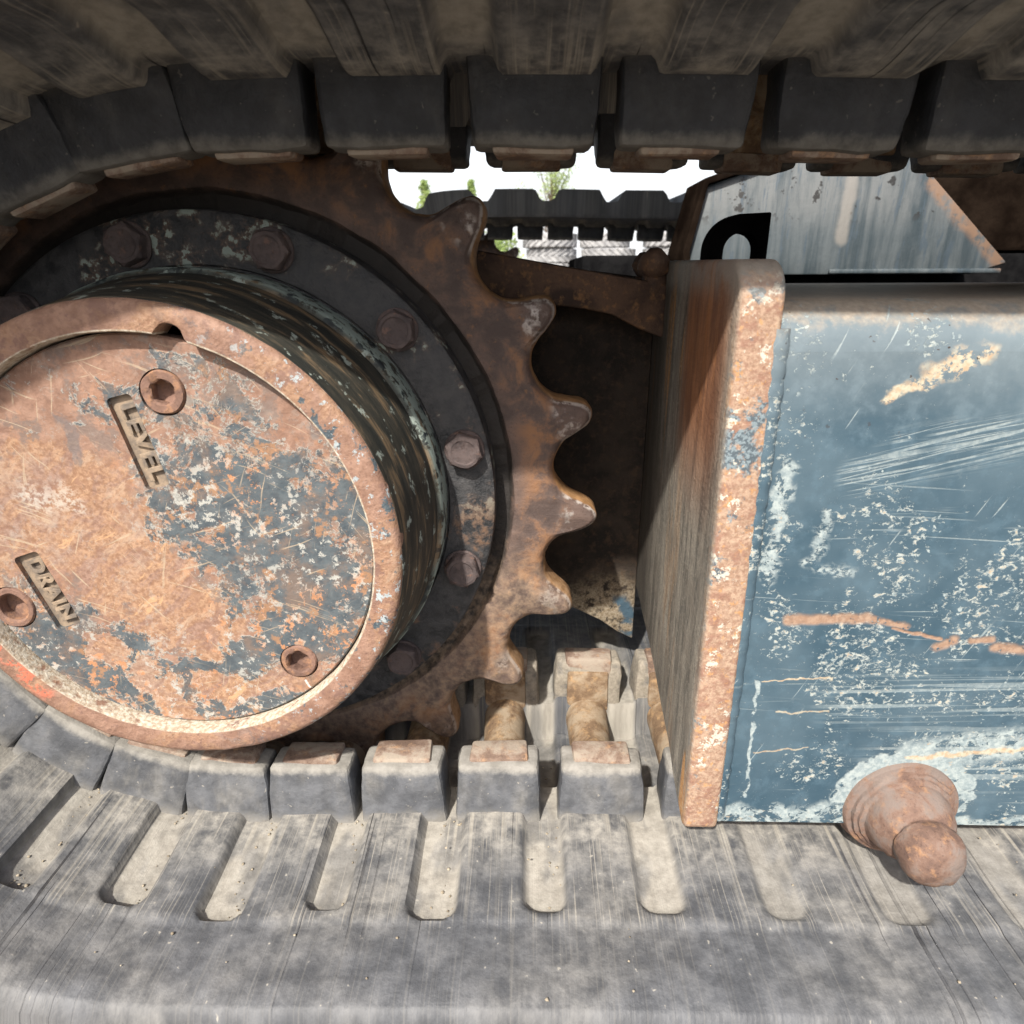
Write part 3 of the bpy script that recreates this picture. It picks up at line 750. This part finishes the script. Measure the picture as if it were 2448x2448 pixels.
rings = [cr(.158, .0055), cr(.1755, .0055), cr(.1772, .0040), cr(.1790, .0005), cr(.1810, 0), cr(.190, -.0002), cr(.197, .0), outline(.0052, .0), outline(.0036, .0010), outline(.0018, .0032), outline(.0005, .0065), outline(0, .0095),
         outline(0, .0235), outline(.0006, .0262), outline(.0042, .0295), cr(.195, .030), cr(.158, .030), cr(.158, .0055)]
bm = loft(rings)
roughen(bm, .0011, 45, 3.0); roughen(bm, .0004, 180, 8.0)
keep(from_bm("toothed_ring", bm, M_SPR, None, 40), drive)
keep(from_bm("hub_flange", lathe([(.128, -.0125), (.1380, -.0125), (.1390, -.0140), (.1650, -.0140), (.1668, -.0128), (.1675, -.0100), (.1675, .0050), (.128, .0050), (.128, -.0125)], 192), M_FLA, None, 40), drive)
bm = lathe([(.1372, -.0100), (.1376, -.0200), (.1374, -.0360), (.1362, -.0385), (.1345, -.0395), (.1340, -.0430), (.1290, -.0720), (.1252, -.0925), (.1243, -.0970), (.1150, -.0972), (.1150, -.0100), (.1372, -.0100)], 192)
roughen(bm, .0004, 60, 2.0)
keep(from_bm("drum", bm, M_DRUM, None, 40), drive)
def r_in(base):
    def f(a):
        d = (a - math.radians(76.6) + PI) % (2 * PI) - PI
        q = .0068 ** 2 - (d * .110) ** 2
        return base + np.sqrt(np.maximum(q, 0)) * .95
    return f
bm = loft([circ(r_in(.1093), -.0860, 384), circ(r_in(.1093), -.0985, 384), circ(r_in(.1099), -.0999, 384), circ(lambda a: np.maximum(r_in(.1112)(a), .1150), -.1004, 384), circ(.1205, -.1004, 384), circ(.1226, -.0996, 384), circ(.1240, -.0975, 384), circ(.1247, -.0935, 384), circ(.1238, -.0930, 384), circ(.1200, -.0860, 384), circ(r_in(.1093), -.0860, 384)])
roughen(bm, .0003, 90, 4.0)
keep(from_bm("rim_ring", bm, M_RING, None, 40), drive)

# cover plate with holes for the plugs and recesses for the cast words
CY = -.0920
plugs = [(.0135, .0807, .0114, .0056), (.0617, -.0677, .0106, .0060), (-.0907, -.0356, .0125, .0078)]
def rect(cx, cz, ux, uz, ln, wd, n=3, rad=.0022):
    u = Vector((ux, uz)).normalized(); v_ = Vector((-u.y, u.x)); pts = []
    for sx, sy, a0 in ((1, 1, 0), (-1, 1, 90), (-1, -1, 180), (1, -1, 270)):
        for q in range(n + 1):
            a = math.radians(a0 + 90 * q / n)
            px = sx * (ln / 2 - rad) + rad * math.cos(a); py = sy * (wd / 2 - rad) + rad * math.sin(a)
            pts.append((cx + u.x * px + v_.x * py, cz + u.y * px + v_.y * py))
    return pts
pads = [("LEVEL", (-.0032, .0560), (.0110, -.0455), .0475, .0128), ("DRAIN", (-.0690, -.0255), (.0140, -.0423), .0450, .0145)]
bm = bmesh.new(); loops = []
def addloop(pts):
    vs = [bm.verts.new((p[0], CY, p[1])) for p in pts]
    for i in range(len(vs)): bm.edges.new((vs[i], vs[(i + 1) % len(vs)]))
    loops.append(vs)
rc = .1084
addloop([((rc - .0010) * math.cos(a), (rc - .0010) * math.sin(a)) for a in np.arange(192) * 2 * PI / 192])
for px, pz, pr, hr in plugs: addloop([(px + pr * math.cos(a), pz + pr * math.sin(a)) for a in np.arange(40) * 2 * PI / 40])
for tx_, c_, u_, ln, wd in pads: addloop(rect(*c_, *u_, ln, wd))
bmesh.ops.triangle_fill(bm, use_beauty=True, use_dissolve=False, edges=bm.edges[:])
for li, L in enumerate(loops):
    if li == 0: prof = [(rc / (rc - .001), CY + .001), (rc / (rc - .001), CY + .010)]; c0 = Vector((0, 0, 0))
    else: prof = [(1.0, CY + .010 if li <= 3 else CY + .0040)]
    cur = L
    for sc, y in prof:
        nw = [bm.verts.new((v.co.x * sc, y, v.co.z * sc)) for v in L]
        for i in range(len(L)):
            j = (i + 1) % len(L); bm.faces.new((cur[i], cur[j], nw[j], nw[i]))
        cur = nw
cover = keep(from_bm("hub_cover", bm, M_COV, None, 30), drive)
for px, pz, pr, hr in plugs:
    f = hexr(hr) if hr < .007 else (lambda a: hr)
    bm = loft([circ(pr - .0006, CY + .008, 48, px, pz), circ(pr - .0006, CY + .0004, 48, px, pz), circ(pr - .0014, CY - .0006, 48, px, pz), circ(hr + .0012, CY - .0006, 48, px, pz), circ(f, CY + .0004, 48, px, pz), circ(f, CY + .0062, 48, px, pz), circ(.0008, CY + .0075, 48, px, pz)], True, False, True)
    roughen(bm, .0005, 160, px * 100)
    p = from_bm("plug", bm, M_PLUG, None, 40)
    p.parent = cover
def text_mesh(body, size, depth):
    cu = bpy.data.curves.new("txt", 'FONT'); cu.body = body; cu.size = size; cu.extrude = depth; cu.bevel_depth = .00025; cu.bevel_resolution = 1
    cu.align_x = 'CENTER'; cu.align_y = 'CENTER'; cu.space_character = 1.12; cu.offset = .00025
    ob = bpy.data.objects.new("txt", cu); C.objects.link(ob)
    dg = bpy.context.evaluated_depsgraph_get(); dg.update()
    me = bpy.data.meshes.new_from_object(ob.evaluated_get(dg))
    bpy.data.objects.remove(ob); bpy.data.curves.remove(cu)
    return me
for body, c_, u_, ln, wd in pads:
    pts = rect(*c_, *u_, ln + .0006, wd + .0006)
    pad = from_bm("word_recess", extrude_poly(pts, 'y', CY + .0028, CY + .0045), M_PAD, None, 30); pad.parent = cover
    u = Vector((u_[0], 0, u_[1])).normalized(); v_ = Vector((-u.z, 0, u.x)); nrm_ = Vector((0, -1, 0))
    me = text_mesh(body, .0118 if body == "DRAIN" else .0112, .0011)
    wid = max(v.co.x for v in me.vertices) - min(v.co.x for v in me.vertices)
    k_ = (ln - .008) / wid
    c3 = Vector((c_[0], CY + .0020, c_[1])) + v_ * .0012
    for v in me.vertices:
        v.co = c3 + u * (v.co.x * k_) + v_ * v.co.y + nrm_ * v.co.z
    for v in me.vertices:
        q_ = v.co * 220
        v.co += Vector((mnoise.noise(q_), mnoise.noise(q_ + Vector((7, 0, 0))) * 1.2, mnoise.noise(q_ + Vector((0, 7, 0))))) * .0005
    me.materials.clear()
    t = link_mesh("cast_word", me, M_PAD, None, 0); t.parent = cover
    t["label"] = "raised cast letters reading " + body
# flange bolts
def bolt_mesh(seed):
    bm = loft([circ(.0122, 0, 36), circ(.0122, -.0016, 36), circ(.0116, -.0022, 36), circ(hexr(.0100), -.0022, 36), circ(hexr(.0100), -.0082, 36), circ(.0096, -.0096, 36), circ(.0078, -.0098, 36), circ(.0070, -.0092, 36), circ(.001, -.0090, 36)], True, True, True)
    roughen(bm, .0006, 150, seed); bmesh.ops.recalc_face_normals(bm, faces=bm.faces[:])
    me = bpy.data.meshes.new("flange_bolt"); bm.to_mesh(me); bm.free(); me.materials.append(M_BOLT)
    me.shade_smooth(); me.set_sharp_from_angle(angle=math.radians(35)); return me
BM = [bolt_mesh(q) for q in (1, 5, 9)]
for q in range(12):
    a = 1.7887 - .5236 * q
    inst("flange_bolt", BM[q % 3], drive, Matrix.Translation((.1528 * math.cos(a), -.0138, .1528 * math.sin(a))) @ Matrix.Rotation(random.uniform(0, 1), 4, 'Y'))

# ------------------------------------------------------------------ track frame
frame = empty("track_frame", (.3, .03, GZ), "scratched blue steel track frame with rust edged end plate and stub pin", "track frame")
bpy.context.view_layer.update()
# end plate that closes the frame behind the sprocket
pts = [(-.1045, -.1690), (-.0990, -.1725), (-.053, -.1520), (.018, -.1310), (.075, -.1180), (.16, -.1100), (.165, .1420)]
for q in range(9):
    a = PI / 2 + q / 8 * PI / 2
    pts.append((-.0835 + .0185 * math.cos(a), .1205 + .0185 * math.sin(a)))
bm = extrude_poly(pts, 'x', .2785, .2985, .0028, 3)
bmesh.ops.triangulate(bm, faces=[f for f in bm.faces if len(f.verts) > 4])
bmesh.ops.subdivide_edges(bm, edges=[e for e in bm.edges if e.calc_length() > .03], cuts=4, use_grid_fill=True)
roughen(bm, .0007, 40, 5)
keep(from_bm("end_plate", bm, M_END, None, 38), frame)
# long side plate folded from the flank over the top
prof = [(-.0925, -.1680), (-.0985, -.1695), (-.0990, -.1640), (-.0990, .1000)]
for q in range(9):
    a = PI - q / 8 * PI / 2
    prof.append((-.0770 + .0220 * math.cos(a), .1000 + .0220 * math.sin(a)))
prof += [(.30, .1225), (.30, .1120), (-.067, .1110), (-.087, .0990), (-.0870, -.1680)]
bm = extrude_poly(prof, 'x', .2988, 1.45, 0)
keep(from_bm("side_plate", bm, M_BLUE, None, 38), frame)
keep(from_bm("rear_side_plate", box_bm(.2988, 1.45, .286, .298, -.168, .1115), M_BLACK, None, 0), frame)
# weld bead between the two
zs = np.linspace(-.166, .110, 90); rings = []
for i, z in enumerate(zs):
    r = .0048 + .0003 * math.sin(i * 1.9) + random.uniform(-.0003, .0003)
    a = np.arange(10) * 2 * PI / 10
    rings.append(np.c_[.2985 + r * np.cos(a) * 1.05, -.0988 + r * np.sin(a) * .8, np.full(10, z)])
keep(from_bm("weld_bead", loft(rings, True, True, True), M_BLUE, None, 60), frame)
# web plate behind the sprocket with its arched lower edge
top = [(.2785, .1290), (.20, .139), (.12, .148), (-.25, .152)]
arch = [(-.25, -.05), (-.12, -.07), (.02, -.085), (.12, -.100), (.19, -.118), (.2300, -.1360), (.2490, -.1455), (.2650, -.1570), (.2785, -.1640)]
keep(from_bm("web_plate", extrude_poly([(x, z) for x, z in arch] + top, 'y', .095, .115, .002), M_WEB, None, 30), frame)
armp = [(.08, .1510), (.150, .1483), (.210, .1385), (.2784, .1265), (.2784, .0915), (.262, .0985), (.243, .1070), (.225, .1105), (.2027, .1130), (.15, .1200), (.08, .124)]
bm = extrude_poly(armp, 'y', .0585, .0948, .0025, 2); roughen(bm, .0012, 60, 3)
keep(from_bm("upper_arm", bm, M_ARM, None, 38), frame)
# lumpy weld where the arm meets the end plate
bm = bmesh.new()
for q in range(9):
    m = Matrix.Translation((.2755 - random.uniform(0, .010), random.uniform(.055, .10), .1300 + random.uniform(-.012, .010))) @ Matrix.Scale(random.uniform(.006, .010), 4)
    bmesh.ops.create_icosphere(bm, subdivisions=2, radius=1, matrix=m)
roughen(bm, .003, 120, 6)
keep(from_bm("arm_weld", bm, M_ARM, None, 60), frame)
# stub pin with its collar, lower edge of the side plate
PX, PZ = .4025, -.1570
prof = [(.0320, -.0900), (.0320, -.0936), (.0312, -.0950), (.0286, -.0955), (.0283, -.0978), (.0264, -.0984), (.0260, -.1002), (.0236, -.1012), (.0226, -.1062), (.0205, -.1108), (.0184, -.1140), (.0168, -.1160), (.0160, -.1166), (.0159, -.1178), (.0168, -.1186), (.0168, -.1250), (.0160, -.1292), (.0142, -.1326), (.0108, -.1352), (.0062, -.1366), (.0010, -.1370)]
def pinring(r, y):
    c = circ(r, y, 64)
    c[:, 0] += PX; c[:, 2] += PZ; c[:, 1] -= .0065
    return c
bm = loft([pinring(r, y) for r, y in prof[3:]], True, True, True); roughen(bm, .0010, 75, 4); roughen(bm, .0007, 240, 4)
pin = keep(from_bm("stub_pin", bm, M_PIN, None, 45), frame)
bm = loft([pinring(r, y) for r, y in [(.0335, -.0880)] + prof[:4] + [(.024, -.0988)]], True, True, True); roughen(bm, .0006, 80, 7)
col_ = from_bm("collar", bm, M_PIN, None, 45); col_.parent = pin
col_.matrix_parent_inverse = Matrix.Identity(4)
# centre chassis seen between the runs: grey-blue bracket, hook and black cross beam
chassis = empty("chassis_bracket", (.55, .45, GZ), "streaky grey blue steel bracket of trapezoid shape with black towing hook beyond frame", "bracket")
bpy.context.view_layer.update()
pts = [(.3770, .1300), (.3728, .1556), (.3874, .2246), (.4244, .2361), (.500, .2600), (.600, .2600), (.6343, .2334), (.7378, .1424), (.700, .1300)]
keep(from_bm("bracket_plate", extrude_poly(pts, 'y', .42, .50, .002), M_BRK, None, 30), chassis)
epts = [(.3760, .1300), (.3722, .1556), (.3868, .2252), (.4240, .2370), (.500, .2612), (.500, .2690), (.4225, .2445), (.3815, .2310), (.3640, .1560), (.3680, .1300)]
keep(from_bm("dark_edge_strip", extrude_poly(epts, 'y', .412, .50, .0012), M_DARK, None, 30), chassis)  # added strip: darkens the bracket's left side face, otherwise sunlit
keep(from_bm("base_strip", box_bm(.535, .730, .4145, .4198, .1310, .1360, .0015), M_BRK, None, 30), chassis)
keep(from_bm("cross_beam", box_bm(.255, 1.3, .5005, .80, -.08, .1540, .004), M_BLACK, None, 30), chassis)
keep(from_bm("dark_interior_box", box_bm(.70, 1.3, .5502, .95, .1562, .418, .01), M_DARK, None, 30), chassis)  # added dark box standing in for the shaded chassis interior
hk = []
cx, cz, ro, ri = .3640, .1500, .0285, .0140
for q in range(17): a = PI - q / 16 * PI * .5; hk.append((cx + ro * math.cos(a), cz + ro * math.sin(a)))
hk += [(.3865, .1795), (.3865, .1082), (.3782, .1082), (.3780, .1490)]
for q in range(13): a = q / 12 * PI; hk.append((cx + ri * math.cos(a), cz + ri * math.sin(a)))
hk += [(cx - ri, .1082), (cx - ro, .1082)]
keep(from_bm("tow_hook", extrude_poly(hk, 'y', .192, .212, .0015), M_BLACK, None, 30), chassis)

# ------------------------------------------------------------------ far track of the same machine
FY = 1.25; FZ = .016
ft = empty("rubber_track", (0, FY, GZ), "dark far side rubber track with lumpy tread silhouetted against white sky", "rubber track")
bpy.context.view_layer.update()
b2 = link_mesh("belt", belt_mesh("far_belt", False), M_BELT, None, 50); b2.location = (0, FY, FZ); keep(b2, ft)
for k, s in enumerate(sb):
    if at(s)[1] > -.1:
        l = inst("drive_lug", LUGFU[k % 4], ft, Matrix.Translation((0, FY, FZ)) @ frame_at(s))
fd = empty("drive_sprocket", (0, FY + .03, FZ), "dark far side drive sprocket half hidden behind near sprocket teeth", "sprocket")
bpy.context.view_layer.update()
for nm in ("toothed_ring", "hub_flange", "drum"):
    src = bpy.data.objects[nm]
    o = src.copy(); C.objects.link(o); o.parent = fd; o.matrix_parent_inverse = fd.matrix_basis.inverted(); o.matrix_basis = Matrix.Translation((0, FY, FZ))

# the machine's house, which stands over the tracks out of frame and shades the far side
house = empty("excavator_house", (.9, .8, .56), "dark blue excavator house with grey skirt standing above both tracks", "excavator body")
bpy.context.view_layer.update()
hp = [(-1.0, .62), (-.88, .56), (1.95, .56), (2.0, .62), (2.0, 1.05), (1.72, 1.10), (1.66, 1.75), (.9, 1.80), (.8, 1.22), (-.85, 1.18), (-1.0, 1.02)]
keep(from_bm("house_shell", extrude_poly(hp, 'y', .30, 1.62, .03, 3), M_BLUE, None, 35), house)
keep(from_bm("skirt", box_bm(-.75, 1.8, .34, 1.58, .49, .5595, .01), M_BLACK, None, 35), house)
keep(from_bm("slew_ring", lathe([(.30, .0), (.33, .0), (.33, .07), (.30, .07), (.30, 0)], 48), M_BLACK, None, 35), house)
bpy.data.objects["slew_ring"].matrix_basis = Matrix.Translation((1.0, .78, .42)) @ Matrix.Rotation(PI / 2, 4, 'X')

# ------------------------------------------------------------------ stacked tyres in the yard behind
def tyre_mesh(R, W, chev):
    prof = [(R * .55, -W * .42), (R * .72, -W * .5), (R * .88, -W * .48), (R * .955, -W * .40), (R * .96, 0), (R * .955, W * .40), (R * .88, W * .48), (R * .72, W * .5), (R * .55, W * .42), (R * .52, 0), (R * .55, -W * .42)]
    bm = bmesh.new(); n = 48; vs = []
    for r, z in prof: vs.append([bm.verts.new((r * math.cos(a), r * math.sin(a), z)) for a in np.arange(n) * 2 * PI / n])
    for a, b in zip(vs, vs[1:]):
        for i in range(n): bm.faces.new((a[i], a[(i + 1) % n], b[(i + 1) % n], b[i]))
    nl = 22
    for q in range(nl):
        for sgn in (-1, 1):
            a0 = 2 * PI * (q + (.5 if sgn > 0 else 0)) / nl
            pts = []
            for z, da, wd in ((.02, 0, .035), (.44, chev, .045)):
                for w_ in (-wd, wd):
                    for r in (R * .94, R * 1.0): pts.append((r * math.cos(a0 + da + w_), r * math.sin(a0 + da + w_), sgn * z * W))
            b = [bm.verts.new(p) for p in pts]
            for f in ((0, 1, 3, 2), (4, 5, 7, 6), (0, 1, 5, 4), (2, 3, 7, 6), (1, 3, 7, 5), (0, 2, 6, 4)): bm.faces.new([b[i] for i in f])
    bmesh.ops.recalc_face_normals(bm, faces=bm.faces[:])
    me = bpy.data.meshes.new("tyre"); bm.to_mesh(me); bm.free(); me.materials.append(M_TYRE)
    me.shade_smooth(); me.set_sharp_from_angle(angle=math.radians(35)); return me
T1, T2 = tyre_mesh(.52, .285, .32), tyre_mesh(.56, .285, -.30)
stacks = [(.62, 14.0, "leftmost"), (1.78, 14.15, "second from left"), (3.02, 13.9, "third from left"), (4.20, 14.1, "rightmost")]
lev_n = ["bottom", "second", "third", "top"]
for i, (x, y, w_) in enumerate(stacks):
    for k in range(4):
        o = bpy.data.objects.new("tyre", (T1, T2)[(i + k) % 2]); C.objects.link(o)
        o.location = (x + random.uniform(-.05, .05), y + random.uniform(-.05, .05), GZ + .1425 + k * .286)
        o.rotation_euler = (0, 0, random.uniform(0, 6))
        o["label"] = f"pale chevron tread tyre, {lev_n[k]} of the {w_} tyre stack beyond the tracks"
        o["category"] = "tyre"; o["group"] = "tyres stacked in the yard"

# ------------------------------------------------------------------ trees
def leaf_mass(pts, size, mat, name, parent, loc):
    V = []; F = []
    for p in pts:
        d = Vector((random.gauss(0, 1), random.gauss(0, 1), random.gauss(0, 1))).normalized(); e = d.orthogonal().normalized()
        e = (Matrix.Rotation(random.uniform(0, 6.28), 3, d) @ e); f_ = d.cross(e)
        sz = size * random.uniform(.6, 1.3); b = len(V)
        V += [p - e * sz, p - f_ * sz * .5, p + e * sz, p + f_ * sz * .5]; F.append((b, b + 1, b + 2, b + 3))
    me = bpy.data.meshes.new(name); me.from_pydata([tuple(q) for q in V], [], F); me.update()
    o = link_mesh(name, me, mat, parent, 0); return o
def trunk(h, r, parent, limbs):
    bm = bmesh.new()
    def tube(a, b, r0, r1):
        a, b = Vector(a), Vector(b); d = (b - a).normalized(); e = d.orthogonal().normalized(); f_ = d.cross(e); vs = []
        for t in (0, .5, 1):
            c = a.lerp(b, t); rr = r0 + (r1 - r0) * t
            vs.append([bm.verts.new(c + (e * math.cos(q * PI / 4) + f_ * math.sin(q * PI / 4)) * rr) for q in range(8)])
        for u, v_ in zip(vs, vs[1:]):
            for i in range(8): bm.faces.new((u[i], u[(i + 1) % 8], v_[(i + 1) % 8], v_[i]))
        bm.faces.new(vs[-1]); bm.faces.new(list(reversed(vs[0])))
    tube((0, 0, 0), (0, 0, h), r, r * .25)
    for a, b in limbs: tube(a, b, r * .35, r * .06)
    return from_bm("trunk", bm, M_BARK, parent, 40)
def conifer(x, y, h, wd, label):
    t = empty("conifer_tree", (x, y, GZ), label, "tree", "trees beyond the yard")
    pts = []; limbs = []
    for k in range(34):
        z = h * (.12 + .86 * k / 33); r = wd * (1 - z / h) ** .85 + .05
        for q in range(8):
            a = random.uniform(0, 6.28); rr = r * random.uniform(.75, 1.1)
            if q < 3: limbs.append(((0, 0, z), (rr * math.cos(a), rr * math.sin(a), z - rr * .25)))
            for m in range(16):
                u = random.uniform(.1, 1); pts.append(Vector((rr * u * math.cos(a) + random.gauss(0, .07), rr * u * math.sin(a) + random.gauss(0, .07), z - rr * u * .25 + random.gauss(0, .05))))
    trunk(h, .11, t, limbs); leaf_mass(pts, .085, M_LEAF1, "crown", t, None)
    return t
conifer(-5.70, 40, 5.3, 1.5, "pointed pale green conifer left of the others, beyond the sprocket teeth")
conifer(-3.10, 40.5, 5.35, 1.15, "small conifer tip showing just above a sprocket tooth")
def broadleaf(x, y, h, label):
    t = empty("broadleaf_tree", (x, y, GZ), label, "tree", "trees beyond the yard")
    pts = []; limbs = []
    for k in range(42):
        c = Vector((random.gauss(0, .72), random.gauss(0, .72), h * random.uniform(.45, .98)))
        limbs.append(((0, 0, c.z * .6), tuple(c)))
        for m in range(70): pts.append(c + Vector((random.gauss(0, .26), random.gauss(0, .26), random.gauss(0, .22))))
    trunk(h * .9, .12, t, limbs); leaf_mass(pts, .07, M_LEAF2, "crown", t, None)
    return t
broadleaf(1.38, 40, 7.0, "airy bright green broadleaf tree above the far track")
def bush(x, y, h, r, label):
    t = empty("shrub", (x, y, GZ), label, "shrub")
    pts = []; limbs = []
    for k in range(26):
        c = Vector((random.gauss(0, r * .4), random.gauss(0, r * .4), h * random.uniform(.2, .95))); limbs.append(((0, 0, .05), tuple(c)))
        for m in range(60): pts.append(c + Vector((random.gauss(0, r * .2), random.gauss(0, r * .2), random.gauss(0, h * .08))))
    trunk(h * .6, .04, t, limbs); leaf_mass(pts, .05, M_LEAF2, "crown", t, None)
bush(-.55, 15.5, 1.35, .7, "yellow green shrub glimpsed through the gap beside the far sprocket")
